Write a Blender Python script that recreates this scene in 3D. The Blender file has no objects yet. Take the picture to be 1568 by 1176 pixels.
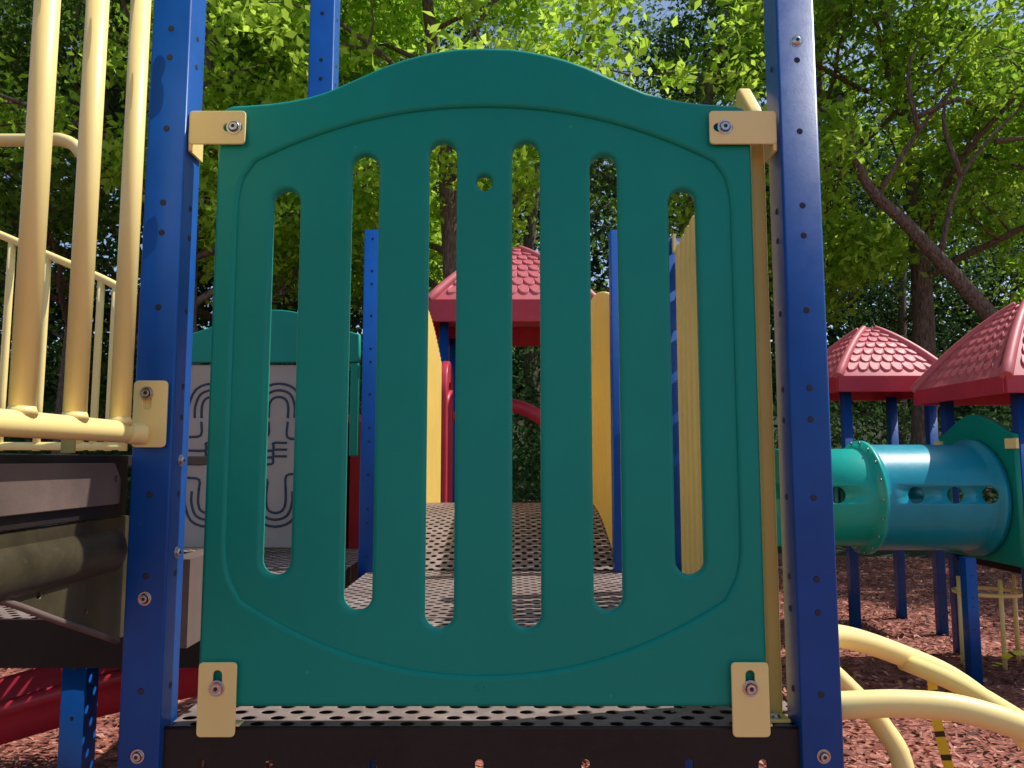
import bpy, bmesh, math, random
import numpy as np
from mathutils import Vector, Matrix
from mathutils.geometry import tessellate_polygon
H=1.5
random.seed(3); RNG=np.random.default_rng(7)
scene=bpy.context.scene
scene.view_settings.view_transform='Standard'
scene.view_settings.look='None'
scene.view_settings.exposure=0

# ---------------------------------------------------------------- materials
def newmat(name):
    m=bpy.data.materials.new(name); m.use_nodes=True
    nt=m.node_tree; nt.nodes.clear()
    out=nt.nodes.new('ShaderNodeOutputMaterial')
    return m,nt,out
def N(nt,t,**kw):
    n=nt.nodes.new(t)
    for k,v in kw.items(): setattr(n,k,v)
    return n
def ramp(nt,stops):
    r=N(nt,'ShaderNodeValToRGB'); e=r.color_ramp.elements
    while len(e)<len(stops): e.new(0.5)
    for i,(p,c) in enumerate(stops):
        e[i].position=p; e[i].color=(*c,1)
    return r
def math_(nt,op,a,b=None):
    n=N(nt,'ShaderNodeMath',operation=op)
    for i,x in enumerate((a,b)):
        if x is None: continue
        if isinstance(x,(int,float)): n.inputs[i].default_value=x
        else: nt.links.new(x,n.inputs[i])
    return n.outputs[0]
def coat(name,col,rough=0.4,var=0.18,scale=3,bump=0.15,bscale=220,metal=0,dust=0.0,dustcol=(0.4,0.36,0.3),spec=0.5,scuff=0):
    m,nt,out=newmat(name); L=nt.links.new
    p=N(nt,'ShaderNodeBsdfPrincipled'); tc=N(nt,'ShaderNodeTexCoord')
    n1=N(nt,'ShaderNodeTexNoise'); n1.inputs['Scale'].default_value=scale; n1.inputs['Detail'].default_value=8; n1.inputs['Roughness'].default_value=.65
    L(tc.outputs['Object'],n1.inputs['Vector'])
    c0=tuple(max(0,c*(1-var)) for c in col); c1=tuple(min(1,c*(1+var)+(var*0.01 if c>0 else 0)) for c in col)
    r=ramp(nt,[(0.3,c0),(0.7,c1)]); L(n1.outputs['Fac'],r.inputs['Fac'])
    n2=N(nt,'ShaderNodeTexNoise'); n2.inputs['Scale'].default_value=scale*9; n2.inputs['Detail'].default_value=10; n2.inputs['Roughness'].default_value=.8
    L(tc.outputs['Object'],n2.inputs['Vector'])
    r2=ramp(nt,[(0.52,(0,0,0)),(0.75,(1,1,1))]); L(n2.outputs['Fac'],r2.inputs['Fac'])
    mx=N(nt,'ShaderNodeMix',data_type='RGBA'); 
    L(math_(nt,'MULTIPLY',r2.outputs['Color'],dust),mx.inputs['Factor'])
    L(r.outputs['Color'],mx.inputs['A']); mx.inputs['B'].default_value=(*dustcol,1)
    colout=mx.outputs['Result']
    if scuff>0:
        # sparse pale specks and chips in the surface
        v=N(nt,'ShaderNodeTexVoronoi'); v.inputs['Scale'].default_value=16; v.inputs['Randomness'].default_value=1
        L(tc.outputs['Object'],v.inputs['Vector'])
        s1=math_(nt,'LESS_THAN',v.outputs['Distance'],.045)
        sp=N(nt,'ShaderNodeSeparateColor'); L(v.outputs['Color'],sp.inputs[0])
        s2=math_(nt,'MULTIPLY',s1,math_(nt,'GREATER_THAN',sp.outputs[0],.80))
        m2=N(nt,'ShaderNodeMix',data_type='RGBA'); L(math_(nt,'MULTIPLY',s2,scuff),m2.inputs['Factor'])
        L(colout,m2.inputs['A']); m2.inputs['B'].default_value=(*dustcol,1); colout=m2.outputs['Result']
    L(colout,p.inputs['Base Color'])
    rr=N(nt,'ShaderNodeMapRange'); rr.inputs['To Min'].default_value=max(.05,rough-.1); rr.inputs['To Max'].default_value=rough+.15
    L(n2.outputs['Fac'],rr.inputs['Value']); L(rr.outputs['Result'],p.inputs['Roughness'])
    p.inputs['Metallic'].default_value=metal
    p.inputs['Specular IOR Level'].default_value=spec
    if bump>0:
        n3=N(nt,'ShaderNodeTexNoise'); n3.inputs['Scale'].default_value=bscale; n3.inputs['Detail'].default_value=3
        L(tc.outputs['Object'],n3.inputs['Vector'])
        b=N(nt,'ShaderNodeBump'); b.inputs['Strength'].default_value=bump; b.inputs['Distance'].default_value=0.0012
        L(n3.outputs['Fac'],b.inputs['Height']); L(b.outputs['Normal'],p.inputs['Normal'])
    L(p.outputs['BSDF'],out.inputs['Surface'])
    return m
TEAL=coat('teal_plastic',(0.0,0.275,0.205),0.38,0.08,2.2,0.12,300,dust=0.06,dustcol=(0.06,0.42,0.34),spec=.3,scuff=.5)
TEALT=coat('tunnel_plastic_green',(0.0,0.42,0.34),0.32,0.12,2.2,0.12,300,dust=0.08,dustcol=(0.12,0.48,0.40))
TEALB=coat('tunnel_plastic_blue',(0.0,0.30,0.40),0.3,0.12,2.5,0.12,200,dust=.08,dustcol=(.3,.5,.5))
BLUE=coat('blue_powdercoat',(0.002,0.070,0.30),0.34,0.15,4,0.08,260,dust=0.06,dustcol=(0.04,0.14,0.32),spec=.35,scuff=.4)
CREAM=coat('cream_powdercoat',(0.95,0.755,0.29),0.36,0.03,5,0.08,260,dust=0.08,dustcol=(0.72,0.52,0.2))
YELL=coat('yellow_plastic',(0.90,0.64,0.16),0.4,0.06,4,0.10,240,dust=0.08,dustcol=(0.65,0.45,0.18))
RED=coat('red_plastic',(0.50,0.03,0.055),0.4,0.15,3,0.15,200,dust=0.18,dustcol=(0.55,0.2,0.2))
ROOF=coat('faded_red_roof_plastic',(0.56,0.11,0.125),0.5,0.15,4,0.15,200,dust=0.25,dustcol=(0.66,0.36,0.35))
DARKB=coat('dark_brown_vinyl',(0.018,0.0125,0.0115),0.5,0.25,6,0.3,180,dust=0.12,dustcol=(0.11,0.085,0.075),spec=.3)
BROWN=coat('brown_vinyl',(0.15,0.105,0.088),0.5,0.25,5,0.3,180,dust=0.25,dustcol=(0.24,0.18,0.15))
OLIVE=coat('weathered_brown_vinyl',(0.050,0.038,0.018),0.35,0.45,7,0.3,120,dust=0.35,dustcol=(0.12,0.10,0.05))
GREY=coat('grey_plastic',(0.42,0.36,0.32),0.5,0.08,4,0.15,200,dust=.1)
LINE=coat('slate_plastic',(0.05,0.07,0.11),0.5,0.08,4,0.1,200,spec=.2)
STEEL=coat('stainless',(0.62,0.60,0.57),0.28,0.15,60,0.1,400,metal=1,dust=.25,dustcol=(.25,.18,.12))
BLACK=coat('dark_hole_plug',(0.022,0.022,0.028),0.6,0.2,40,0,dust=0.3,dustcol=(.12,.11,.1))
TAPE=coat('tape_yellow',(0.8,0.62,0.03),0.35,0.05,5,0)
TAPEB=coat('tape_black',(0.02,0.02,0.02),0.35,0.05,5,0)

def perf(name,stops,lipb=True):
    m,nt,out=newmat(name); L=nt.links.new
    p=N(nt,'ShaderNodeBsdfPrincipled'); tc=N(nt,'ShaderNodeTexCoord'); sp=N(nt,'ShaderNodeSeparateXYZ')
    L(tc.outputs['Object'],sp.inputs[0])
    pit=0.056
    u=math_(nt,'DIVIDE',sp.outputs['X'],pit); v=math_(nt,'DIVIDE',sp.outputs['Y'],pit*0.6)
    row=math_(nt,'FLOOR',v); sh=math_(nt,'MULTIPLY',math_(nt,'PINGPONG',row,1.0),0.5)
    u2=math_(nt,'ADD',u,sh)
    fu=math_(nt,'MULTIPLY',math_(nt,'SUBTRACT',math_(nt,'FRACT',u2),.5),1.0)
    fv=math_(nt,'MULTIPLY',math_(nt,'SUBTRACT',math_(nt,'FRACT',v),.5),0.6*1.25)
    d=math_(nt,'SQRT',math_(nt,'ADD',math_(nt,'MULTIPLY',fu,fu),math_(nt,'MULTIPLY',fv,fv)))
    hole=math_(nt,'LESS_THAN',d,0.235)
    lip=N(nt,'ShaderNodeMapRange'); lip.inputs['From Min'].default_value=.2; lip.inputs['From Max'].default_value=.31
    L(d,lip.inputs['Value'])
    n1=N(nt,'ShaderNodeTexNoise'); n1.inputs['Scale'].default_value=7; n1.inputs['Detail'].default_value=9; n1.inputs['Roughness'].default_value=.7
    L(tc.outputs['Object'],n1.inputs['Vector'])
    r=ramp(nt,stops); L(n1.outputs['Fac'],r.inputs['Fac'])
    L(r.outputs['Color'],p.inputs['Base Color']); p.inputs['Roughness'].default_value=.6; p.inputs['Specular IOR Level'].default_value=.3
    if lipb:
        b=N(nt,'ShaderNodeBump'); b.inputs['Strength'].default_value=.8; b.inputs['Distance'].default_value=.006
        L(lip.outputs['Result'],b.inputs['Height']); L(b.outputs['Normal'],p.inputs['Normal'])
    t=N(nt,'ShaderNodeBsdfTransparent'); mx=N(nt,'ShaderNodeMixShader')
    L(hole,mx.inputs[0]); L(p.outputs['BSDF'],mx.inputs[1]); L(t.outputs[0],mx.inputs[2]); L(mx.outputs[0],out.inputs['Surface'])
    return m
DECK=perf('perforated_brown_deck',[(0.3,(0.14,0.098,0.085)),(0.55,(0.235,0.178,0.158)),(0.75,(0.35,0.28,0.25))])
DECKSHADE=perf('deck_hole_shade_sheet',[(0.3,(0.014,0.01,0.009)),(0.75,(0.03,0.022,0.02))],False)  # near-black sheets added under the decks; shade inside the holes put into colour

def leafmat(name,dark,mid,light,trans=0.45):
    m,nt,out=newmat(name); L=nt.links.new
    a=N(nt,'ShaderNodeAttribute',attribute_name='rnd'); oi=N(nt,'ShaderNodeObjectInfo')
    f=math_(nt,'ADD',math_(nt,'MULTIPLY',a.outputs['Fac'],.95),math_(nt,'MULTIPLY',math_(nt,'SUBTRACT',oi.outputs['Random'],.5),.25))
    r=ramp(nt,[(0.1,dark),(0.5,mid),(0.9,light)]); L(f,r.inputs['Fac'])
    d=N(nt,'ShaderNodeBsdfDiffuse'); L(r.outputs['Color'],d.inputs['Color'])
    tr=N(nt,'ShaderNodeBsdfTranslucent'); hs=N(nt,'ShaderNodeHueSaturation'); hs.inputs['Value'].default_value=1.6; hs.inputs['Hue'].default_value=.485
    L(r.outputs['Color'],hs.inputs['Color']); L(hs.outputs['Color'],tr.inputs['Color'])
    mx=N(nt,'ShaderNodeMixShader'); mx.inputs[0].default_value=trans
    L(d.outputs[0],mx.inputs[1]); L(tr.outputs[0],mx.inputs[2]); L(mx.outputs[0],out.inputs['Surface'])
    return m
LEAF=leafmat('leaf_green',(0.038,0.09,0.016),(0.11,0.21,0.03),(0.23,0.37,0.055))
LEAFB=leafmat('leaf_bright',(0.13,0.27,0.02),(0.28,0.48,0.045),(0.46,0.66,0.09),.5)
LEAFD=leafmat('leaf_dark',(0.018,0.045,0.018),(0.045,0.10,0.035),(0.12,0.21,0.06),.35)
def barkmat():
    m,nt,out=newmat('bark'); L=nt.links.new
    p=N(nt,'ShaderNodeBsdfPrincipled'); tc=N(nt,'ShaderNodeTexCoord'); mp=N(nt,'ShaderNodeMapping'); mp.inputs['Scale'].default_value=(9,9,2)
    n=N(nt,'ShaderNodeTexNoise'); n.inputs['Detail'].default_value=8
    L(tc.outputs['Object'],mp.inputs[0]); L(mp.outputs[0],n.inputs['Vector'])
    r=ramp(nt,[(0.3,(0.045,0.034,0.025)),(0.7,(0.24,0.18,0.14))]); L(n.outputs['Fac'],r.inputs['Fac']); L(r.outputs[0],p.inputs['Base Color'])
    b=N(nt,'ShaderNodeBump'); b.inputs['Distance'].default_value=.03; L(n.outputs['Fac'],b.inputs['Height']); L(b.outputs[0],p.inputs['Normal'])
    p.inputs['Roughness'].default_value=.9; L(p.outputs[0],out.inputs[0]); return m
BARK=barkmat()
def mulchmat(name,green=False):
    m,nt,out=newmat(name); L=nt.links.new
    p=N(nt,'ShaderNodeBsdfPrincipled'); tc=N(nt,'ShaderNodeTexCoord')
    v=N(nt,'ShaderNodeTexVoronoi'); v.inputs['Scale'].default_value=28; mp=N(nt,'ShaderNodeMapping'); mp.inputs['Scale'].default_value=(1,1.8,1)
    n=N(nt,'ShaderNodeTexNoise'); n.inputs['Scale'].default_value=1.2; n.inputs['Detail'].default_value=8
    L(tc.outputs['Object'],mp.inputs[0]); L(mp.outputs[0],v.inputs['Vector']); L(tc.outputs['Object'],n.inputs['Vector'])
    sp=N(nt,'ShaderNodeSeparateColor'); L(v.outputs['Color'],sp.inputs[0])
    f=math_(nt,'ADD',math_(nt,'MULTIPLY',sp.outputs[0],.6),math_(nt,'MULTIPLY',n.outputs['Fac'],.4))
    if green: r=ramp(nt,[(0.2,(0.015,0.02,0.008)),(0.8,(0.05,0.06,0.02))])
    else: r=ramp(nt,[(0.15,(0.11,0.030,0.020)),(0.5,(0.31,0.09,0.058)),(0.85,(0.50,0.21,0.145))])
    L(f,r.inputs['Fac']); L(r.outputs[0],p.inputs['Base Color'])
    b=N(nt,'ShaderNodeBump'); b.inputs['Distance'].default_value=.03; b.inputs['Strength'].default_value=.9; L(v.outputs['Distance'],b.inputs['Height']); L(b.outputs[0],p.inputs['Normal'])
    p.inputs['Roughness'].default_value=.9; L(p.outputs[0],out.inputs[0]); return m
MULCH=mulchmat('red_mulch'); FLOOR=mulchmat('forest_floor',green=True)
def chipmat():
    m,nt,out=newmat('mulch_chip'); L=nt.links.new
    p=N(nt,'ShaderNodeBsdfPrincipled'); a=N(nt,'ShaderNodeAttribute',attribute_name='rnd')
    r=ramp(nt,[(0.0,(0.11,0.028,0.018)),(0.5,(0.33,0.095,0.06)),(0.95,(0.55,0.26,0.18))]); L(a.outputs['Fac'],r.inputs['Fac']); L(r.outputs[0],p.inputs['Base Color'])
    p.inputs['Roughness'].default_value=.8; L(p.outputs[0],out.inputs[0]); return m
CHIP=chipmat()

# ---------------------------------------------------------------- mesh builder
def empty(name,loc=(0,0,0)):
    e=bpy.data.objects.new(name,None); e.location=loc; e.empty_display_size=.1
    scene.collection.objects.link(e); return e
def catmull(pts,n=6):
    P=[Vector(p) for p in pts]; P=[2*P[0]-P[1]]+P+[2*P[-1]-P[-2]]; o=[]
    for i in range(1,len(P)-2):
        a,b,c,d=P[i-1:i+3]
        for k in range(n):
            t=k/n
            o.append(.5*((2*b)+(c-a)*t+(2*a-5*b+4*c-d)*t*t+(3*b-a-3*c+d)*t**3))
    o.append(P[-2]); return o
class MB:
    def __init__(s): s.v=[];s.f=[];s.m=[];s.sm=[]
    def add(s,vs,fs,m=0,smooth=False,M=None):
        b=len(s.v)
        for p in vs:
            p=Vector(p)
            s.v.append(M@p if M is not None else p)
        for f in fs:
            s.f.append([i+b for i in f]); s.m.append(m); s.sm.append(smooth)
    def box(s,x0,x1,y0,y1,z0,z1,m=0,M=None):
        vs=[(x,y,z) for x in(x0,x1) for y in(y0,y1) for z in(z0,z1)]
        s.add(vs,[(0,1,3,2),(4,6,7,5),(0,4,5,1),(2,3,7,6),(0,2,6,4),(1,5,7,3)],m,False,M)
    def tube(s,pts,r,m=0,n=12,smooth=4,M=None,cap=True):
        P=catmull(pts,smooth) if smooth else [Vector(p) for p in pts]
        vs=[];fs=[];k=len(P); up=None
        for i,p in enumerate(P):
            t=(P[min(i+1,k-1)]-P[max(i-1,0)]).normalized()
            if up is None:
                up=t.orthogonal().normalized()
            up=(up-t*up.dot(t)).normalized(); w=t.cross(up)
            rr=r(i/(k-1)) if callable(r) else r
            for j in range(n):
                a=2*math.pi*j/n; vs.append(p+(up*math.cos(a)+w*math.sin(a))*rr)
        for i in range(k-1):
            for j in range(n):
                fs.append((i*n+j,i*n+(j+1)%n,(i+1)*n+(j+1)%n,(i+1)*n+j))
        s.add(vs,fs,m,True,M)
        if cap:
            s.add(vs[:n],[tuple(range(n))[::-1]],m,False,M); s.add(vs[-n:],[tuple(range(n))],m,False,M)
    def cyl(s,c,axis,r,h,m=0,n=20,r2=None,M=None):
        c=Vector(c);a=Vector(axis).normalized();u=a.orthogonal().normalized();w=a.cross(u); r2=r if r2 is None else r2
        vs=[c+(u*math.cos(t)+w*math.sin(t))*r for t in [2*math.pi*j/n for j in range(n)]]
        vs+=[c+a*h+(u*math.cos(t)+w*math.sin(t))*r2 for t in [2*math.pi*j/n for j in range(n)]]
        s.add(vs,[(j,(j+1)%n,n+(j+1)%n,n+j) for j in range(n)],m,True,M)
        s.add(vs[:n],[tuple(range(n))[::-1]],m,False,M); s.add(vs[n:],[tuple(range(n))],m,False,M)
    def plate(s,outer,holes,y0,y1,r=.003,m=0,M=None,seg=4):
        loops=[(outer,1)]+[(h,-1) for h in holes]
        front=[]
        def area(l): return .5*sum(l[i][0]*l[(i+1)%len(l)][1]-l[(i+1)%len(l)][0]*l[i][1] for i in range(len(l)))
        for l,sg in loops:
            n=len(l); A=1 if area(l)>0 else -1; nor=[]
            for i in range(n):
                a=Vector(l[i-1]);b=Vector(l[i]);c=Vector(l[(i+1)%n])
                e1=(b-a).normalized();e2=(c-b).normalized()
                n1=Vector((-e1.y,e1.x))*A;n2=Vector((-e2.y,e2.x))*A
                q=(n1+n2); 
                if q.length<1e-6:q=n1
                q.normalize(); q=q/max(.5,q.dot(n1)); nor.append(q*sg)
            prof=[(r*(1-math.sin(k/seg*math.pi/2)),y0+r*(1-math.cos(k/seg*math.pi/2))) for k in range(seg+1)]
            prof+=[(i,y0+y1-y) for i,y in prof[::-1]]
            vs=[]
            for ins,y in prof:
                for i in range(n):
                    q=Vector(l[i])+nor[i]*ins; vs.append((q.x,y,q.y))
            fs=[(k*n+i,k*n+(i+1)%n,(k+1)*n+(i+1)%n,(k+1)*n+i) for k in range(len(prof)-1) for i in range(n)]
            s.add(vs,fs,m,True,M)
            front.append([Vector((v[0],v[2],0)) for v in vs[:n]])
        tris=tessellate_polygon(front); flat=[p for l in front for p in l]
        s.add([(p.x,y0,p.y) for p in flat],tris,m,False,M)
        s.add([(p.x,y1,p.y) for p in flat],[t[::-1] for t in tris],m,False,M)
    def finish(s,name,mats,parent=None,bevel=0,recalc=True):
        me=bpy.data.meshes.new(name); me.from_pydata([tuple(v) for v in s.v],[],s.f)
        for m in mats: me.materials.append(m)
        me.polygons.foreach_set('material_index',s.m); me.polygons.foreach_set('use_smooth',s.sm)
        if recalc:
            b=bmesh.new(); b.from_mesh(me); bmesh.ops.remove_doubles(b,verts=b.verts,dist=1e-6)
            bmesh.ops.recalc_face_normals(b,faces=b.faces); b.to_mesh(me); b.free()
        me.update(); ob=bpy.data.objects.new(name,me); scene.collection.objects.link(ob)
        if parent: ob.parent=parent
        if bevel:
            md=ob.modifiers.new('bev','BEVEL'); md.width=bevel; md.segments=2; md.limit_method='ANGLE'; md.angle_limit=math.radians(50)
        return ob
def circ(cx,cz,r,n=24): return [(cx+r*math.cos(2*math.pi*i/n),cz+r*math.sin(2*math.pi*i/n)) for i in range(n)]
def stad(cx,z0,z1,r,n=14):
    o=[(cx+r*math.cos(math.pi*i/n),z1-r+r*math.sin(math.pi*i/n)) for i in range(n+1)]
    o+=[(cx+r*math.cos(math.pi+math.pi*i/n),z0+r+r*math.sin(math.pi+math.pi*i/n)) for i in range(n+1)]
    return o
def hstad(cz,x0,x1,r,n=8):
    return [(b,a) for a,b in stad(cz,x0,x1,r,n)]
def roundpoly(pts,rad,n=6):
    o=[];k=len(pts)
    for i in range(k):
        r=rad[i] if isinstance(rad,(list,tuple)) else rad
        b=Vector(pts[i]);a=Vector(pts[i-1]);c=Vector(pts[(i+1)%k])
        if r<=0: o.append(tuple(b)); continue
        p=b+(a-b).normalized()*min(r,(a-b).length*.48); q=b+(c-b).normalized()*min(r,(c-b).length*.48)
        for j in range(n+1):
            t=j/n; o.append(tuple(p*(1-t)**2+b*2*t*(1-t)+q*t*t))
    return o
def rrect(x0,x1,z0,z1,r): return roundpoly([(x0,z0),(x1,z0),(x1,z1),(x0,z1)],r)
def bolt(mb,c,ax,m,md,r=.0105):
    c=Vector(c);a=Vector(ax).normalized()
    mb.cyl(c,a,r*1.25,.0018,m,20); mb.cyl(c+a*.0018,a,r,.003,m,20,r*.9); mb.cyl(c+a*.0048,a,r*.9,.0025,m,20,r*.5)
    mb.cyl(c+a*.0070,a,r*.36,.0008,md,6)
YZ=Matrix(((0,1,0,0),(1,0,0,0),(0,0,1,0),(0,0,0,1)))

# ---------------------------------------------------------------- posts
S=.076
def post(x0,y0,z0,z1,bolts=(),off=0,name='steel_post'):
    mb=MB(); c=.005
    pr=roundpoly([(x0,y0),(x0+S,y0),(x0+S,y0+S),(x0,y0+S)],c,4)
    n=len(pr)
    vs=[(a,b,z0) for a,b in pr]+[(a,b,z1) for a,b in pr]
    mb.add(vs,[(i,(i+1)%n,n+(i+1)%n,n+i) for i in range(n)],0,True)
    mb.add(vs[:n],[tuple(range(n))[::-1]],0); 
    cx=x0+S/2;cy=y0+S/2
    mb.add([(a,b,z1) for a,b in pr],[tuple(range(n))],0)
    for k in range(-5,6):
        for dz in (-.06,0,.15):
            z=H+.50+off+.357*k+dz
            if z<z0+.03 or z>z1-.04 or any(abs(z-b)<.03 for b in bolts): continue
            for c0,ax in (((cx,y0,z),(0,-1,0)),((x0+S,cy,z),(1,0,0)),((x0,cy,z),(-1,0,0))):
                mb.cyl(c0,ax,.0062,.0010,1,14,.0050)
    for b in bolts: bolt(mb,(cx,y0,b),(0,-1,0),2,1,.0100)
    ob=mb.finish(name,[BLUE,BLACK,STEEL]); return ob
pl_=post(-.718,1.46,0,2.9,bolts=(H-.255,H-.535,H-.575))
post(.528,1.46,0,2.9,bolts=(H+.83,H-.535,H-.578),off=-.006)
post(-.62,2.24,0,3.3)
post(-.675,3.44,0,H+1.05)
post(.45,3.44,0,H+1.05)
post(.60,2.93,0,H+.86)
mb=MB()
for z in (-.0,-.175): bolt(mb,(-.642,1.50,H+z),(1,0,0),0,1,.009)
mb.finish('side_bolts',[STEEL,BLACK],parent=pl_)

# ---------------------------------------------------------------- slotted panel
panel=empty('slatted_play_panel')
CX=-.055
half=[(0,.830),(.05,.8285),(.084,.824),(.125,.816),(.164,.805),(.205,.790),(.243,.772),(.285,.752),(.322,.736),(.355,.726),(.388,.719),(.43,.713),(.48,.709)]
top=[(CX-x,H+z) for x,z in half[::-1]]+[(CX+x,H+z) for x,z in half[1:]]
W2=.5315
tl=[(CX-W2,H+.67),(CX-W2+.003,H+.69),(CX-W2+.012,H+.702),(CX-W2+.028,H+.708)]
tr=[(2*CX-x,z) for x,z in tl[::-1]]
bl=[(CX-W2+.022,H-.456),(CX-W2+.008,H-.449),(CX-W2+.001,H-.435)]
br=[(2*CX-x,z) for x,z in bl[::-1]]
outer=bl+tl+top+tr+br
def inner_region():
    t=[(CX+x,H+.7045-.115*(abs(x)/.46)**2.1) for x in np.linspace(-.455,.455,41)]
    b=[(CX+x,H-.3987+.140*(abs(x)/.46)**2.1) for x in np.linspace(.455,-.455,41)]
    r=roundpoly([t[-1],(CX+.487,H+.545),(CX+.487,H-.205),b[0]],[0,.06,.06,0],8)
    l=roundpoly([b[-1],(CX-.487,H-.205),(CX-.487,H+.545),t[0]],[0,.06,.06,0],8)
    return t[:-1]+r+b[1:-1]+l[:-1][0:]
inn=inner_region()
mb=MB(); mb.plate(outer,[inn],1.480,1.520,.0095,0,seg=6); mb.finish('frame',[TEAL],panel)
def inset(l,d): 
    cx=CX;cz=H+.15
    return [(cx+(x-cx)*(1-d/.53),cz+(z-cz)*(1-d/.6)) for x,z in l]
slots=[]
for off,zt,zb in ((.083,.640,-.3205),(.238,.613,-.287),(.394,.541,-.221)):
    for sx in (-1,1): slots.append(stad(CX+sx*off,H+zb+.004,H+zt-.004,.0275,16))
slots.append(circ(CX,H+.551,.0155,28))
mb=MB(); mb.plate(inset(outer,.008),slots,1.4875,1.514,.0095,0,seg=6); mb.finish('slatted_board',[TEAL],panel)
mb=MB()
for i in range(3):
    a=math.radians(90+120*i); a2=math.radians(90+120*(i+1)); q=.009
    mb.tube([(CX-.004+q*math.cos(a+.25),1.4805,H-.418+q*math.sin(a+.25)),(CX-.004+q*math.cos(a2-.25),1.4805,H-.418+q*math.sin(a2-.25))],.0009,0,6,0)
mb.finish('recycling_mark',[TEAL],panel)
def hbracket(xa,xb,name,side):
    b=MB(); z0,z1=H+.622,H+.690
    bx=xb-.022 if side<0 else xa+.030
    ol=rrect(xa,xb,z0,z1,.009)
    hole=hstad((z0+z1)/2,bx-.022,bx+.016,.0085)
    b.plate(ol,[hole],1.468,1.4735,.0015,0)
    xs=xa if side<0 else xb
    b.box(min(xs,xs-side*.005)-.000,max(xs,xs-side*.005),1.4745,1.53,z0-.014,z1-.003,0)
    b.tube([(xs-side*.0032,1.4735,z0-.013),(xs-side*.0032,1.4735,z1-.004)],.0045,0,10,0)
    b.cyl(((xa+xb)/2,1.4745,(z0+z1)/2),(0,1,0),.004,.004,0)
    bolt(b,(bx,1.468,(z0+z1)/2),(0,-1,0),1,2,.0118)
    b.finish(name,[CREAM,STEEL,BLACK],panel,.001)
hbracket(-.640,-.528,'upper_bracket_1',-1); hbracket(.391,.524,'upper_bracket_2',1)
def vbracket(xa,xb,name):
    b=MB(); z0,z1=H-.505,H-.372
    cx=(xa+xb)/2
    b.plate(rrect(xa,xb,z0,z1,.009),[stad(cx,H-.431,H-.386,.0085)],1.468,1.4735,.0015,0)
    b.box(xb-.022,xb+.006,1.4745,1.50,H-.488,H-.484,0)
    bolt(b,(cx,1.468,H-.418),(0,-1,0),1,2,.0118)
    b.finish(name,[CREAM,STEEL,BLACK],panel,.001)
vbracket(-.579,-.5085,'lower_bracket_1'); vbracket(.405,.474,'lower_bracket_2')

# ---------------------------------------------------------------- main deck
def sheet(mb,x0,x1,y0,y1,zf,m=0,nx=1,ny=1):
    vs=[];fs=[]
    for j in range(ny+1):
        for i in range(nx+1):
            y=y0+(y1-y0)*j/ny; vs.append((x0+(x1-x0)*i/nx,y,zf(y)))
    for j in range(ny):
        for i in range(nx): a=j*(nx+1)+i; fs.append((a,a+1,a+nx+2,a+nx+1))
    mb.add(vs,fs,m,ny>1)
mb=MB()
DZ=H-.49
sheet(mb,-.638,.558,1.478,2.46,lambda y:DZ,0)
sheet(mb,-.638,.66,2.475,3.50,lambda y:DZ,0)
for k in (1,2):  # extra dark sheets below, so the holes read shaded at an angle
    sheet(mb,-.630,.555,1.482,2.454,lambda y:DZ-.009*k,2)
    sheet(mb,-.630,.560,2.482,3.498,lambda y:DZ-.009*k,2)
pl=rrect(-.640,.560,DZ-.19,DZ-.002,.004)
hs=[stad(x,DZ-.098,DZ-.056,.0075,8) for x in (-.57,-.445,-.255,-.06,.135,.325,.46)]
mb.plate(pl,hs,1.474,1.480,.0015,1)
mb.box(-.640,.560,2.455,2.48,DZ-.12,DZ-.001,1)
mb.box(-.640,-.632,1.54,3.5,DZ-.14,DZ-.001,1); mb.box(.562,.570,1.54,3.5,DZ-.14,DZ-.003,1)
mb.box(-.640,.660,3.50,3.51,DZ-.14,DZ-.001,1)
mb.tube([(-.640,1.4775,DZ-.002),(.560,1.4775,DZ-.002)],.004,1,8,0)
mb.finish('playground_deck',[DECK,DARKB,DECKSHADE],bevel=0)

# ---------------------------------------------------------------- arched bridge
brg=empty('arched_bridge')
def bz(y): return DZ+.235*math.sin(math.pi*min(1,max(0,(y-3.5)/2.3)))
mb=MB(); sheet(mb,-.53,.48,3.512,5.8,bz,0,1,30)
for k in (1,2): sheet(mb,-.53,.48,3.512,5.8,lambda y:bz(y)-.010*k,1,1,30)
mb.finish('bridge_deck',[DECK,DECKSHADE],brg,recalc=False)
def wall(x,name):
    mb=MB(); y=3.56; w=.072
    while y<5.74:
        zb=bz(y+w/2)-.06; zt=bz(y+w/2)+1.22
        pts=[(y,zb),(y+w-.008,zb),(y+w-.008,zt),(y,zt)]
        mb.plate(roundpoly(pts,[.01,.01,.01,.01],3),[],x-.014,x+.014,.006,0,YZ,3)
        y+=w
    for dz in (.03,1.16):
        mb.tube([(x+(.02 if x>0 else -.02),yy,bz(yy)+dz) for yy in np.linspace(3.5,5.8,12)],.018,0,10,2)
    mb.finish(name,[YELL],brg)
wall(.49,'side_wall_1'); wall(-.545,'side_wall_2')
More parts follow.
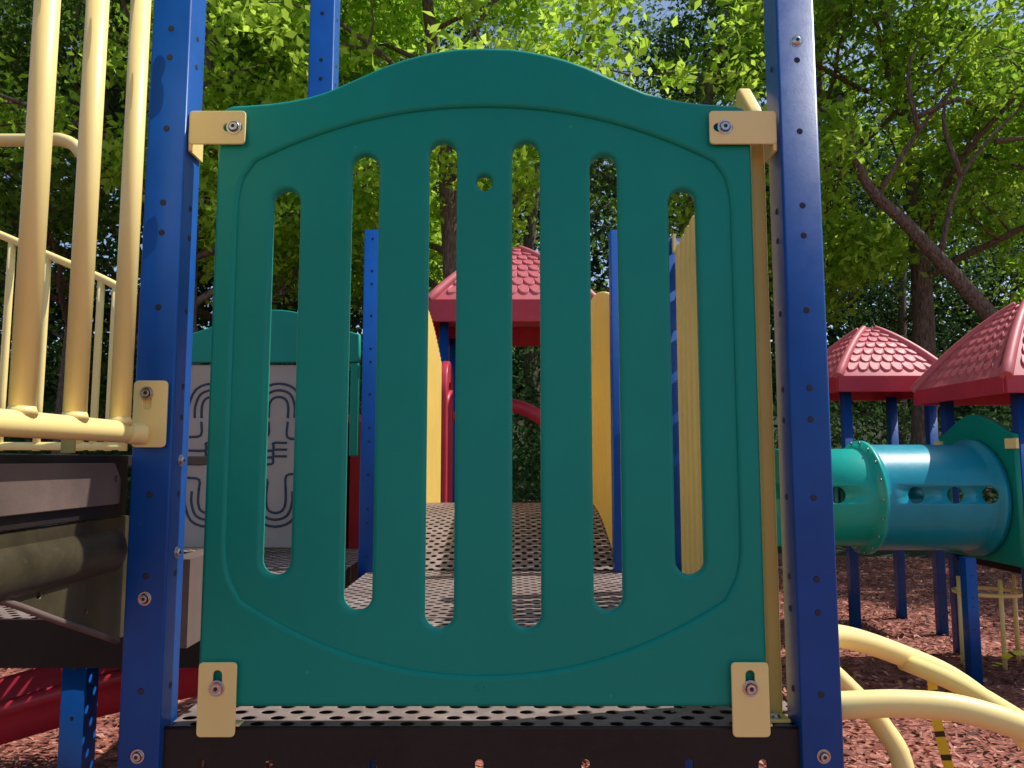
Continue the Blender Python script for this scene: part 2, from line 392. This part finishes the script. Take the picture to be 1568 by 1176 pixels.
# ---------------------------------------------------------------- yellow barriers at right of deck
mb=MB()
for i in range(6):
    y=2.44+i*.078
    mb.plate(roundpoly([(y,DZ-.02),(y+.058,DZ-.02),(y+.058,H+.86-.01*i),(y,H+.87-.01*i)],.02,4),[],.622,.655,.012,0,YZ,4)
mb.box(.656,.668,2.42,2.92,H+.70,H+.76,0); mb.box(.656,.668,2.42,2.92,DZ+.05,DZ+.11,0)
mb.box(.622,.632,2.90,2.99,H+.80,H+.87,1)
bolt(mb,(.635,2.925,H+.835),(0,-1,0),2,2,.012)
mb.finish('yellow_barrier',[YELL,CREAM,STEEL])
mb=MB()
ol=roundpoly([(1.530,DZ+.003),(1.63,DZ+.003),(1.63,H+.80),(1.61,H+.81),(1.530,H+.72)],[.01,.01,.02,.01,.02],4)
mb.plate(ol,[],.492,.520,.006,0,YZ,4)
mb.plate(rrect(1.57,1.615,DZ+.1,H+.6,.01),[],.482,.4918,.003,0,YZ,3)
mb.box(.480,.520,1.495,1.528,DZ+.002,DZ+.008,0)
bolt(mb,(.497,1.51,DZ+.008),(0,0,1),1,1,.009)
mb.finish('yellow_barrier',[YELL,STEEL])

# ---------------------------------------------------------------- left railing
mb=MB()
R=.0178; RX=-.712
for y in (1.40,1.254,1.118,.98,.84):
    mb.tube([(RX,y,H+.05),(RX,y,H+.95)],R,0,18,0)
    mb.cyl((RX,y,H+.066),(0,0,1),R*1.22,.012,0,18,R)
mb.tube([(RX,.74,H+.052),(RX,1.36,H+.052),(RX+.004,1.425,H+.05),(RX+.022,1.452,H+.048)],.0195,0,18,4)
mb.tube([(RX,.74,H+.95),(RX,1.45,H+.95)],.0195,0,18,0)
mb.plate(rrect(-.714,-.650,H+.024,H+.150,.010),[stad(-.688,H+.095,H+.137,.008,8)],1.448,1.4535,.0015,0)
mb.box(-.7,-.66,1.4535,1.459,H+.03,H+.14,0)
bolt(mb,(-.688,1.448,H+.126),(0,-1,0),1,2,.010)
mb.finish('safety_railing',[CREAM,STEEL,BLACK])
post(-.75,.66,0,2.7)
mb=MB()
def rail(pts,r): mb.tube(pts,r,0,12,4)
Y=3.3
for x,zt in ((-2.19,.95),(-2.03,.88),(-1.845,.80),(-1.79,.775),(-1.725,.75),(-2.32,1.0),(-2.45,1.05)):
    rail([(x,Y,H+.04),(x,Y,H+zt)],.0155)
rail([(-2.7,Y,H+1.17),(-2.2,Y,H+.965),(-1.70,Y,H+.745),(-1.66,Y,H+.66),(-1.66,Y,H+.04)],.0175)
rail([(-2.7,Y,H+.06),(-1.66,Y,H+.06)],.0175)
mb.finish('stair_railing',[CREAM])
mb=MB()
rail([(-2.0,2.1,H+.90),(-1.38,2.1,H+.90),(-1.27,2.1,H+.90),(-1.215,2.1,H+.86),(-1.205,2.1,H+.78),(-1.205,2.1,H+.02)],.018)
rail([(-2.0,2.1,H+.90),(-2.05,2.1,H+.8),(-2.05,2.1,H+.02)],.018)
mb.finish('grab_rail',[CREAM])

# ---------------------------------------------------------------- left upper platform & stringer
mb=MB()
mb.box(-2.3,-.765,.74,2.25,H-.012,H+.010,0)
mb.box(-.775,-.752,.74,1.52,H-.105,H+.009,0)
ol=roundpoly([(.74,H-.082),(1.475,H-.082),(1.475,H-.035),(1.45,H-.005),(.74,H-.005)],[0,.006,.004,.004,0],3)
mb.plate(ol,[circ(1.458,H-.035,.007,12)],-.752,-.742,.002,1,YZ)
st=[(.74,H-.108),(1.545,H-.108),(1.545,H-.345),(1.50,H-.335),(1.32,H-.262),(1.12,H-.185),(.95,H-.15),(.74,H-.145)]
mb.plate(roundpoly(st,[0,.01,.01,.04,.08,.08,0,0],4),[circ(1.26,H-.215,.006,12),circ(1.40,H-.268,.006,12)],-.768,-.756,.002,2,YZ)
mb.tube([(-.757,.74,H-.150),(-.757,.95,H-.155),(-.757,1.12,H-.19),(-.757,1.32,H-.267),(-.757,1.52,H-.345)],.006,1,8,4)
mb.tube([(-.785,.74,H-.17),(-.785,1.5,H-.17)],.05,2,16,0)
mb.finish('upper_platform',[DARKB,BROWN,OLIVE],bevel=.002)
mb=MB(); LZ=H-.47
sheet(mb,-3.2,-.72,2.36,4.15,lambda y:LZ,0)
for k in (1,2): sheet(mb,-3.19,-.737,2.362,4.14,lambda y:LZ-.009*k,3)
mb.box(-3.2,-.72,2.345,2.359,LZ-.14,LZ-.001,1)
mb.box(-.735,-.721,2.36,4.15,LZ-.13,LZ-.002,1)
mb.box(-.86,-.80,1.95,2.34,H-.46,H-.245,2)
mb.box(-3.2,-.72,4.15,4.165,LZ-.13,LZ+.004,2)
mb.finish('lower_deck',[DECK,DARKB,BROWN,DECKSHADE],bevel=0)
post(-1.37,2.42,0,LZ-.03); post(-.86,2.42,0,LZ-.03); post(-2.9,2.42,0,LZ-.03)
mp=empty('maze_play_panel'); mb=MB(); px0,px1,pz0=-1.70,-.86,LZ+.02
mb.plate(rrect(px0,px1,pz0,H+.50,.02),[],4.02,4.05,.008,0); 
def path(pts): mb.tube([(a,4.0195,b) for a,b in pts],.0065,1,6,3)
for cx in (-1.57,-1.22,-.99):
    for k,r in enumerate((.05,.085,.12)):
        for cz,sg in ((H+.28,1),(H-.22,-1)):
            path([(cx-r,cz-sg*.06),(cx-r,cz),(cx-r*.7,cz+sg*r*.75),(cx,cz+sg*r),(cx+r*.7,cz+sg*r*.75),(cx+r,cz),(cx+r,cz-sg*.06)])
    for k,z in enumerate((.02,.055,.09)):
        path([(cx-.11,H+z-.04),(cx-.03,H+z-.04),(cx-.02,H+z-.02),(cx-.02,H+z),(cx+.05,H+z)])
    path([(cx-.05,H+.2),(cx-.05,H+.13),(cx-.11,H+.12)]); path([(cx+.05,H+.2),(cx+.05,H+.12),(cx+.11,H+.11)])
    path([(cx-.05,H-.16),(cx-.05,H-.1),(cx-.11,H-.09)]); path([(cx+.05,H-.16),(cx+.05,H-.08),(cx+.11,H-.07)])
mb.finish('maze_board',[GREY,LINE],mp)
mb=MB()
xs=np.linspace(-1.70,-.80,25)
tp=[(x,H+.66+.13*math.cos((x+1.25)/.45*math.pi/2)**1.3) for x in xs]
mb.plate([(-.80,H+.51),(-.80,H+.55)]+tp[::-1]+[(-1.70,H+.51)],[],4.0,4.05,.008,0)
mb.plate(rrect(-.845,-.80,H+.02,H+.507,.01),[],4.0,4.05,.008,0)
mb.finish('header_board',[TEAL],mp)
post(-1.80,4.0,0,H+.7)

# ---------------------------------------------------------------- slide (left, under)
def trough(name,pts,w,h,mat):
    P=catmull(pts,8)
    prof=[(-w-.05,h-.03),(-w-.045,h+.005),(-w-.02,h+.015),(-w,h),(-w*.93,h*.5),(-w*.78,h*.12),(-w*.4,0),(0,-.005),(w*.4,0),(w*.78,h*.12),(w*.93,h*.5),(w,h),(w+.02,h+.015),(w+.045,h+.005),(w+.05,h-.03)]
    mb=MB();vs=[];k=len(prof)
    for i,p in enumerate(P):
        t=(P[min(i+1,len(P)-1)]-P[max(i-1,0)]); t.z=0; t.normalize(); sd=Vector((t.y,-t.x,0))
        for a,b in prof: vs.append(p+sd*a+Vector((0,0,b)))
    fs=[(i*k+j,i*k+j+1,(i+1)*k+j+1,(i+1)*k+j) for i in range(len(P)-1) for j in range(k-1)]
    mb.add(vs,fs,0,True); ob=mb.finish(name,[mat],recalc=False)
    md=ob.modifiers.new('s','SOLIDIFY'); md.thickness=.012; return ob
trough('red_slide',[(-.95,3.0,H-.80),(-1.5,2.95,H-.90),(-2.1,2.85,H-1.05),(-2.7,2.8,H-1.18),(-3.3,2.7,H-1.24)],.25,.15,RED)
mb=MB(); mb.tube([(-2.05,2.55,0),(-2.05,2.55,H-1.0)],.03,0,14,0); mb.finish('slide_support',[CREAM])

# ---------------------------------------------------------------- roofs / towers
def roof(cx,cy,z,W,Hh,name,fas=.12,rows=8):
    mb=MB()
    def P(side,u,v,lift=0):
        w=W*(1-v*.90); zz=z+Hh*(1.35*v-.35*v*v)+lift
        q=[(u*w,-w),(w,u*w),(-u*w,w),(-w,-u*w)][side]
        return Vector((cx+q[0],cy+q[1],zz))
    for sd in range(4):
        vs=[];fs=[];nu=2;nv=12
        for j in range(nv+1):
            for i in range(nu+1): vs.append(P(sd,-1+2*i/nu,j/nv))
        for j in range(nv):
            for i in range(nu): a=j*(nu+1)+i; fs.append((a,a+1,a+nu+2,a+nu+1))
        mb.add(vs,fs,0,True)
        tw=.105
        for r in range(rows):
            v0=.07+r*(.90/rows); v1=v0+.90/rows*1.25; w=W*(1-v0*.9)
            n=max(1,int((2*w*.93)/tw)); 
            for i in range(n):
                uc=(-(n-1)/2+i)*tw/w
                us=tw*.47/w; k=7; ring=[]
                for q in range(k+1):
                    a=math.pi*q/k; uu=uc-us*math.cos(a); vv=v0+(v1-v0)*.5*(1-math.sin(a)); ring.append((uu,vv,.022))
                topv=[(uc+us,min(.99,v1),.001),(uc-us,min(.99,v1),.001)]
                pts=[P(sd,a,b,c) for a,b,c in ring+topv]; low=[P(sd,a,b,-.003) for a,b,c in ring]
                m_=len(ring)
                mb.add(pts,[tuple(range(len(pts)))],0,False)
                mb.add(pts[:m_]+low,[(i2,i2+1,m_+i2+1,m_+i2) for i2 in range(m_-1)],0,False)
        mb.tube([P(sd,-1,v,.004) for v in np.linspace(0,1,10)],lambda t:.042-.012*t,0,10,0)
    w=W
    for (a0,a1,b0,b1) in ((-w,w,-w-.008,-w+.02),(-w,w,w-.02,w+.008),(-w-.008,-w+.02,-w+.021,w-.021),(w-.02,w+.008,-w+.021,w-.021)):
        mb.box(cx+a0,cx+a1,cy+b0,cy+b1,z-fas,z+.012,1)
    mb.box(cx-w*.12,cx+w*.12,cy-w*.12,cy+w*.12,z+Hh*.985,z+Hh*1.02,0)
    mb.finish(name,[ROOF,RED],None,.006)
roof(0,7.05,H+1.33,.70,.62,'playground_roof',.18)
roof(3.33,7.15,H+.72,.50,.50,'playground_roof',.13,7)
roof(3.92,5.75,H+.56,.60,.62,'playground_roof',.11,8)
for x,y,z1 in ((-.62,6.5,1.2),(.53,6.5,1.2),(-.62,7.55,1.2),(.53,7.55,1.2),(2.93,6.8,.62),(3.68,6.8,.62),(2.93,7.5,.62),(3.68,7.5,.62),(3.46,6.15,.48),(3.47,5.28,.48),(4.3,5.28,.48),(4.3,6.15,.48)):
    post(x,y,0,H+z1)
post(3.08,5.33,0,H-.66)
mb=MB()
mb.box(-.62,.6,5.82,7.6,DZ-.1,DZ+.0,0); mb.finish('tower_deck',[DARKB],bevel=.004)
mb=MB(); mb.box(3.50,4.32,5.3,6.2,H-.78,H-.64,0); mb.finish('tower_deck',[DARKB],bevel=.004)
mb=MB(); mb.box(2.97,3.72,6.82,7.55,H-.78,H-.64,0); mb.finish('tower_deck',[DARKB],bevel=.004)
mb=MB()
a=[(x,z) for x,z in [(5.9,DZ),(5.9,H+.55),(5.98,H+.72),(6.15,H+.80),(6.35,H+.80),(6.5,H+.72),(6.56,H+.55),(6.56,DZ)]]
h=[(6.02,DZ+.08),(6.02,H+.5),(6.12,H+.62),(6.33,H+.62),(6.43,H+.5),(6.43,DZ+.08)]
mb.plate(roundpoly(a,.07,4),[roundpoly(h,.05,4)],-.56,-.50,.012,0,YZ)
mb.tube([(-.53,5.95,H+.35),(-.50,6.02,H+.5),(-.5,6.3,H+.56)],.02,0,10,4)
mb.finish('slide_hood',[RED])
mb=MB()
mb.tube([(-.62,7.6,H+.40),(-.3,7.62,H+.55),(0,7.6,H+.54),(.2,7.6,H+.47),(.35,7.6,H+.38),(.56,7.6,H+.36)],.07,0,12,5)
mb.finish('red_arch_rail',[RED])
mb=MB()
mb.plate(roundpoly([(-.96,DZ-.4),(-.70,DZ-.4),(-.70,H+.22),(-.76,H+.26),(-.96,H+.26)],[.02,.02,.1,.1,.02],5),[],4.35,4.75,.05,0)
mb.finish('tube_slide_entrance',[RED])

# ---------------------------------------------------------------- tunnel
TY,TZ,TR=5.75,H-.27,.385
def tunnel():
    n=64
    prof=[(1.95,TR-.03),(2.52,TR-.03),(2.55,TR-.02),(2.56,TR+.030),(2.59,TR+.030),(2.59,TR+.0),(2.63,TR),(3.32,TR),(3.36,TR+.005),(3.37,TR+.04),(3.42,TR+.04)]
    mb=MB(); vs=[]
    for x,r in prof:
        for j in range(n):
            a=2*math.pi*j/n; vs.append((x,TY+r*math.cos(a),TZ+r*math.sin(a)))
    fs=[];ms=[]
    for i in range(len(prof)-1):
        for j in range(n): mb_f=(i*n+j,i*n+(j+1)%n,(i+1)*n+(j+1)%n,(i+1)*n+j); fs.append(mb_f); ms.append(0 if prof[i][0]<2.58 else 1)
    mb.add(vs,fs,0,True); mb.m=ms
    ob=mb.finish('crawl_tunnel',[TEALT,TEALB])
    md=ob.modifiers.new('s','SOLIDIFY'); md.thickness=.015; md.offset=-1
    c=MB()
    for x in (2.26,2.79,3.06,3.30): c.cyl((x,TY-.7,TZ+.03),(0,1,0),.058,1.4,0,24)
    co=c.finish('cutter',[TEAL])
    bm_=ob.modifiers.new('b','BOOLEAN'); bm_.object=co; bm_.operation='DIFFERENCE'; bm_.solver='EXACT'
    dg=bpy.context.evaluated_depsgraph_get()
    me=bpy.data.meshes.new_from_object(ob.evaluated_get(dg)); ob.modifiers.clear(); ob.data=me
    bpy.data.objects.remove(co)
    b=MB()
    for j in range(18):
        a=2*math.pi*j/18; b.cyl((2.555,TY+(TR+.018)*math.cos(a),TZ+(TR+.018)*math.sin(a)),(-1,0,0),.01,.008,0,10)
    b.finish('flange_bolts',[STEEL],ob)
tunnel()
mb=MB()
tp=[(TY+x,H+.17+.17*math.cos(x/.5*math.pi/2)**1.4) for x in np.linspace(.47,-.47,21)]
ol=[(TY-.47,H-.72),(TY+.47,H-.72)]+tp
mb.plate(ol,[circ(TY,TZ,TR-.01,40)],3.43,3.47,.01,0,YZ)
mb.box(3.41,3.43,TY-.52,TY-.40,H+.08,H+.15,1)
mb.box(3.41,3.43,TY+.40,TY+.50,H+.08,H+.15,1)
mb.finish('tunnel_end_panel',[TEAL,CREAM],bevel=0)
mb=MB()
tp=[(3.33+x,H-.0+.13*math.cos(x/.5*math.pi/2)**1.4) for x in np.linspace(.38,-.38,21)]
mb.plate([(2.95,H-.62),(3.71,H-.62)]+tp,[],7.52,7.56,.01,0); mb.finish('tower_panel',[TEAL])
mb=MB(); mb.box(4.0,4.25,5.22,5.26,H-.6,H+.2,0); mb.finish('red_side_panel',[RED],bevel=.015)

# ---------------------------------------------------------------- yellow climbers
mb=MB()
R=.025
mb.tube([(.60,1.66,H-.375),(.72,1.74,H-.385),(.88,1.82,H-.44),(1.05,1.86,H-.52),(1.22,1.88,H-.67),(1.34,1.90,H-.9),(1.38,1.9,H-1.5)],R,0,16,6)
mb.tube([(.60,1.52,H-.465),(.74,1.50,H-.455),(.86,1.48,H-.465),(1.0,1.46,H-.52),(1.12,1.44,H-.64),(1.2,1.43,H-.9),(1.22,1.43,H-1.5)],R,0,16,6)
mb.tube([(.62,1.66,H-.40),(.70,1.68,H-.47),(.77,1.67,H-.55),(.80,1.64,H-.64),(.80,1.63,H-.9),(.80,1.63,H-1.5)],R*.85,0,16,6)
mb.tube([(.90,1.83,H-.46),(.96,1.68,H-.48),(1.0,1.46,H-.52)],R*.8,0,14,4)
mb.finish('climbing_arch',[CREAM])
mb=MB()
cy=5.9;cx=3.57
def ringt(z,r): mb.tube([(cx+r*math.cos(t),cy+r*math.sin(t)*.8,z) for t in np.linspace(0,2*math.pi,25)],.016,0,8,0,cap=False)
ringt(H-.98,.24)
for t in (0.3,1.8,3.3,4.6): mb.tube([(cx+.24*math.cos(t),cy+.19*math.sin(t),H-.86),(cx+.24*math.cos(t),cy+.19*math.sin(t),0)],.016,0,8,0)
mb.finish('pod_climber',[CREAM])
def tape(pts,w,tw=0.0,name='caution_tape',n=10):
    P=catmull(pts,n); mb=MB(); k=len(P)
    for i in range(k-1):
        t=(P[i+1]-P[i]).normalized()
        def sd(j):
            a=tw*j*.25; s=Vector((1,0,0)) if abs(t.x)<.8 else Vector((0,0,1))
            s=(s-t*s.dot(t)).normalized(); q=t.cross(s); return (s*math.cos(a)+q*math.sin(a))*w/2
        a,b=sd(i),sd(i+1)
        mb.add([P[i]-a,P[i]+a,P[i+1]+b,P[i+1]-b],[(0,1,2,3)],1 if i%4==3 else 0)
    mb.finish(name,[TAPE,TAPEB],recalc=False)
tape([(.98,1.86,H-.50),(1.0,1.88,H-.62),(1.04,1.9,H-.76),(1.08,1.92,H-.9)],.022,.12)
tape([(2.75,5.4,H-1.40),(3.0,5.5,H-1.46),(3.2,5.6,H-1.40),(3.4,5.6,H-1.44),(3.6,5.7,H-1.38),(4.0,5.8,H-1.42)],.05,.2)

# ---------------------------------------------------------------- ground
mb=MB(); mb.add([(-90,-60,0),(90,-60,0),(90,160,0),(-90,160,0)],[(0,1,2,3)]); mb.finish('ground',[MULCH],recalc=False)
mb=MB(); vs=[];fs=[];nx=60;ny=20  # dark bank added to keep bright low sky from showing through the woods
for j in range(ny+1):
    for i in range(nx+1):
        x=-90+180*i/nx; y=11.5+70*j/ny; t=max(0,(y-13)/25)
        vs.append((x,y+1.2*math.sin(x*.5),-.05+.06*min(1,j)+min(1,t)**1.3*7+random.uniform(-.1,.1)*min(1,j)))
for j in range(ny):
    for i in range(nx): a=j*(nx+1)+i; fs.append((a,a+1,a+nx+2,a+nx+1))
mb.add(vs,fs,0,True); mb.finish('sky_block_bank',[FLOOR],recalc=False)

def quads_mesh(name,co,quads,mati,rnd,mats):
    me=bpy.data.meshes.new(name); nv=len(co); nf=len(quads)
    me.vertices.add(nv); me.vertices.foreach_set('co',co.astype(np.float32).ravel())
    me.loops.add(nf*4); me.loops.foreach_set('vertex_index',quads.astype(np.int32).ravel())
    me.polygons.add(nf); me.polygons.foreach_set('loop_start',np.arange(0,nf*4,4,dtype=np.int32))
    try: me.polygons.foreach_set('loop_total',np.full(nf,4,dtype=np.int32))
    except Exception: pass
    for m in mats: me.materials.append(m)
    me.polygons.foreach_set('material_index',mati.astype(np.int32))
    me.update(calc_edges=True)
    a=me.attributes.new('rnd','FLOAT','FACE'); a.data.foreach_set('value',rnd.astype(np.float32))
    me.validate(); return me
def leaves(c,size,rng,flat=.5,asp=.55):
    n=len(c); nrm=rng.normal(size=(n,3)); nrm[:,2]=nrm[:,2]*1.0+flat*np.sign(rng.random(n)-.2); nrm/=np.linalg.norm(nrm,axis=1)[:,None]
    t=rng.normal(size=(n,3)); t-=nrm*(t*nrm).sum(1)[:,None]; t/=np.linalg.norm(t,axis=1)[:,None]; b=np.cross(nrm,t)
    s=(size*rng.uniform(.6,1.35,n))[:,None]
    v=np.stack([c-t*s*.5, c+b*s*asp*.5+nrm*s*.08-t*s*.08, c+t*s*.5, c-b*s*asp*.5+nrm*s*.08-t*s*.08],1).reshape(-1,3)
    return v,np.arange(n*4).reshape(-1,4)
rc=np.random.default_rng(2)
n=50000; c=np.stack([rc.uniform(-6,8,n),3+rc.random(n)**1.3*9,rc.uniform(.004,.03,n)],1)
v,q=leaves(c,.055,rc,3.0,.4)
me=quads_mesh('mulch_chips',v,q,np.zeros(n),rc.random(n),[CHIP]); ob=bpy.data.objects.new('mulch_chips',me); scene.collection.objects.link(ob)

def tree_mesh(name,seed,height,tr,base,reach,leafn,lsize,lmat,lean=(0,0),nmain=15,spread=.26):
    rng=np.random.default_rng(seed); V=[];Q=[];cnt=[0]; tips=[]
    def tube(pts,r0,r1,ns):
        k=len(pts); pts=np.array(pts)
        rings=[]
        for i in range(k):
            t=pts[min(i+1,k-1)]-pts[max(i-1,0)]; t/=np.linalg.norm(t)+1e-9
            a=np.cross(t,[.3,.9,.2]); a/=np.linalg.norm(a)+1e-9; b=np.cross(t,a)
            r=r0+(r1-r0)*i/(k-1)
            ang=np.arange(ns)*2*np.pi/ns
            rings.append(pts[i]+r*(np.cos(ang)[:,None]*a+np.sin(ang)[:,None]*b))
        V.append(np.concatenate(rings)); 
        i=np.arange(k-1)[:,None]*ns; j=np.arange(ns)[None,:]; j2=(j+1)%ns
        q=np.stack([i+j,i+j2,i+ns+j2,i+ns+j],-1).reshape(-1,4)+cnt[0]; Q.append(q); cnt[0]+=k*ns
    def grow(p,d,L,r,lev):
        n=(9,6,5,3)[lev]; pts=[p]; ds=[d]
        for i in range(n):
            d=d+rng.normal(0,(.05,.14,.2,.25)[lev],3)+np.array([0,0,(.02,.05,.02,-.03)[lev]]); d/=np.linalg.norm(d)
            p=p+d*L/n; pts.append(p); ds.append(d)
        tube(pts,r,r*(.3,.3,.35,.4)[lev],(10,6,4,3)[lev])
        if lev==3 or lev==2:
            m=4 if lev==3 else 3
            for _ in range(m):
                i=rng.integers(1,n+1); tips.append(pts[i])
        if lev<3:
            nc=(nmain,6,4)[lev]
            for c in range(nc):
                t=(base+(1-base)*(c+rng.random())/nc) if lev==0 else .25+.75*(c+rng.random())/nc
                i=min(n,int(t*n)); f=t*n-i; q=pts[i]*(1-f)+pts[min(n,i+1)]*f if i<n else pts[n]
                a=rng.uniform(0,2*np.pi); o=np.array([math.cos(a),math.sin(a),rng.uniform(-.1,.5)])
                if lev>0: o=rng.normal(size=3); o[2]*=.5
                dd=o/np.linalg.norm(o)+ds[min(i,n)]*(.35 if lev==0 else .8); dd/=np.linalg.norm(dd)
                l=(reach*(1.0-.55*abs(t-.55)) if lev==0 else L*(.5))*rng.uniform(.75,1.2)
                grow(q,dd,l,r*(1-.65*t)*(.42,.5,.5)[lev],lev+1)
    d=np.array([lean[0],lean[1],1.]); d/=np.linalg.norm(d)
    grow(np.zeros(3),d,height,tr,0)
    tips=np.array(tips); sp=rng.normal(size=(len(tips),leafn,3))*np.array([spread,spread,spread*.6])
    c=(tips[:,None,:]+sp).reshape(-1,3)
    v,q=leaves(c,lsize,rng)
    nb=cnt[0]; nq=sum(len(x) for x in Q)
    co=np.concatenate(V+[v]); qq=np.concatenate(Q+[q+nb])
    mi=np.concatenate([np.zeros(nq),np.ones(len(q))]); cl=np.repeat(rng.random(len(tips)),leafn)
    rnd=np.concatenate([np.zeros(nq),cl*.5+rng.random(len(q))*.5])
    return quads_mesh(name,co,qq,mi,rnd,[BARK,lmat])
TM=[tree_mesh('tree_a',11,10.5,.20,.30,3.6,8,.14,LEAF,spread=.2),
    tree_mesh('tree_b',12,12,.24,.28,3.8,8,.15,LEAF,nmain=17,spread=.2),
    tree_mesh('tree_c',13,11,.2,.25,3.4,10,.13,LEAFD,nmain=17),
    tree_mesh('tree_d',15,9.5,.17,.25,3.0,18,.125,LEAFB,(.05,0),nmain=14,spread=.16),
    tree_mesh('tree_e',19,10,.2,.35,3.6,4,.12,LEAF,nmain=11)]
def tree(k,x,y,s,rot,name='tree',z=0):
    ob=bpy.data.objects.new(name,TM[k]); ob.location=(x,y,z); ob.scale=(s,s,s); ob.rotation_euler=(0,0,rot)
    scene.collection.objects.link(ob); return ob
rt=random.Random(5)
tree(3,-4.4,10.8,1.1,.3,'maple_tree'); tree(3,-1.0,11.5,1.15,2.1,'maple_tree'); tree(3,5.0,13.0,1.1,4.2,'maple_tree'); tree(3,9.4,11.2,.9,1.2,'maple_tree')
for k,x,y,s in ((1,-12,13,1),(0,-8.2,13.5,1.05),(2,2.4,14.5,.95),(4,7.2,12.8,1.1),(4,11,14,1.05),
                (2,-10,18,1.2),(1,-6,17,1.2),(2,-2.5,17.5,1.2),(4,1.2,19,1.25),(4,4.6,18,1.15),(2,8.5,18,.8),(4,13.5,18.5,1.0),(0,-14.5,18,1.2),
                (2,-8,24,1.5),(0,-3,24,1.3),(4,17,24,1.2),(1,-14,24,1.4)):
    tree(k,x+rt.uniform(-.5,.5),y,s,rt.uniform(0,6.28))
mb=MB()
mb.tube([(8.6,10.6,0),(8.0,10.6,1.6),(6.9,10.5,3.1),(5.6,10.4,4.6),(4.9,10.4,5.4),(4.6,10.4,6.6)],lambda t:.14*(1-t)+.035,0,12,6)
for p in ([(5.1,10.4,5.2),(5.7,10.4,6.1),(6.4,10.4,6.9),(7.0,10.4,7.2)],[(5.9,10.4,4.3),(6.2,10.3,5.4),(7.1,10.3,6.4),(8.0,10.3,7.0)],[(5.7,10.4,6.1),(5.6,10.4,7.0),(6.0,10.4,7.8)],[(6.2,10.3,5.4),(6.0,10.3,6.3),(6.4,10.3,7.2)],[(7.1,10.3,6.4),(7.5,10.2,7.1),(8.3,10.2,7.8)],[(4.9,10.4,5.5),(4.5,10.3,6.2),(3.9,10.3,6.6)],[(5.7,10.4,6.3),(6.2,10.3,6.5),(6.6,10.3,6.4),(7.1,10.2,6.7)],[(6.7,10.3,5.9),(7.3,10.3,6.0),(7.9,10.2,6.3)]):
    mb.tube(p,lambda t:.036*(1-t)+.006,0,7,4)
mb.finish('leaning_tree',[BARK])
def mass(name,n,per,xr,yr,zf,spread,size,mat,seed):
    rng=np.random.default_rng(seed)
    x=rng.uniform(*xr,n);y=rng.uniform(*yr,n);z=zf(rng,n,x,y)
    c=(np.stack([x,y,z],1)[:,None,:]+rng.normal(size=(n,per,3))*np.array(spread)).reshape(-1,3)
    v,q=leaves(c,size,rng); rnd=np.repeat(rng.random(n),per)*.5+rng.random(n*per)*.5
    me=quads_mesh(name,v,q,np.zeros(len(q)),rnd,[mat]); ob=bpy.data.objects.new(name,me); scene.collection.objects.link(ob)
mass('distant_woods',2000,36,(-26,26),(27,31),lambda r,n,x,y:3+r.random(n)**1.3*np.where(x>1,10.5,14),(.9,.8,.7),.36,LEAFD,4)
mass('understory_shrubs',700,60,(-16,16),(14.5,19),lambda r,n,x,y:.2+r.random(n)**1.5*3.0+(y-13)*.2,(.45,.4,.35),.15,LEAFD,5)

# ---------------------------------------------------------------- light, world, camera
sv=Vector((.53,.115,.84)).normalized()
elev=math.asin(sv.z); az=math.atan2(sv.x,sv.y)
w=bpy.data.worlds.new('World'); scene.world=w; w.use_nodes=True
nt=w.node_tree; bg=nt.nodes['Background']; sk=nt.nodes.new('ShaderNodeTexSky'); sk.sky_type='NISHITA'; sk.sun_disc=False
sk.sun_elevation=elev; sk.sun_rotation=az
nt.links.new(sk.outputs[0],bg.inputs[0]); bg.inputs[1].default_value=.15
ld=bpy.data.lights.new('sun','SUN'); ld.energy=5; ld.angle=math.radians(.5); ld.color=(1,.96,.9)
lo=bpy.data.objects.new('sun',ld); lo.rotation_euler=sv.to_track_quat('Z','Y').to_euler(); scene.collection.objects.link(lo)
cd=bpy.data.cameras.new('camera'); cd.sensor_width=36; cd.lens=27.1; cd.clip_start=.05; cd.clip_end=500
co=bpy.data.objects.new('camera',cd); co.location=(0,0,H); co.rotation_euler=(math.radians(90+5.65),0,0); scene.collection.objects.link(co)
scene.camera=co
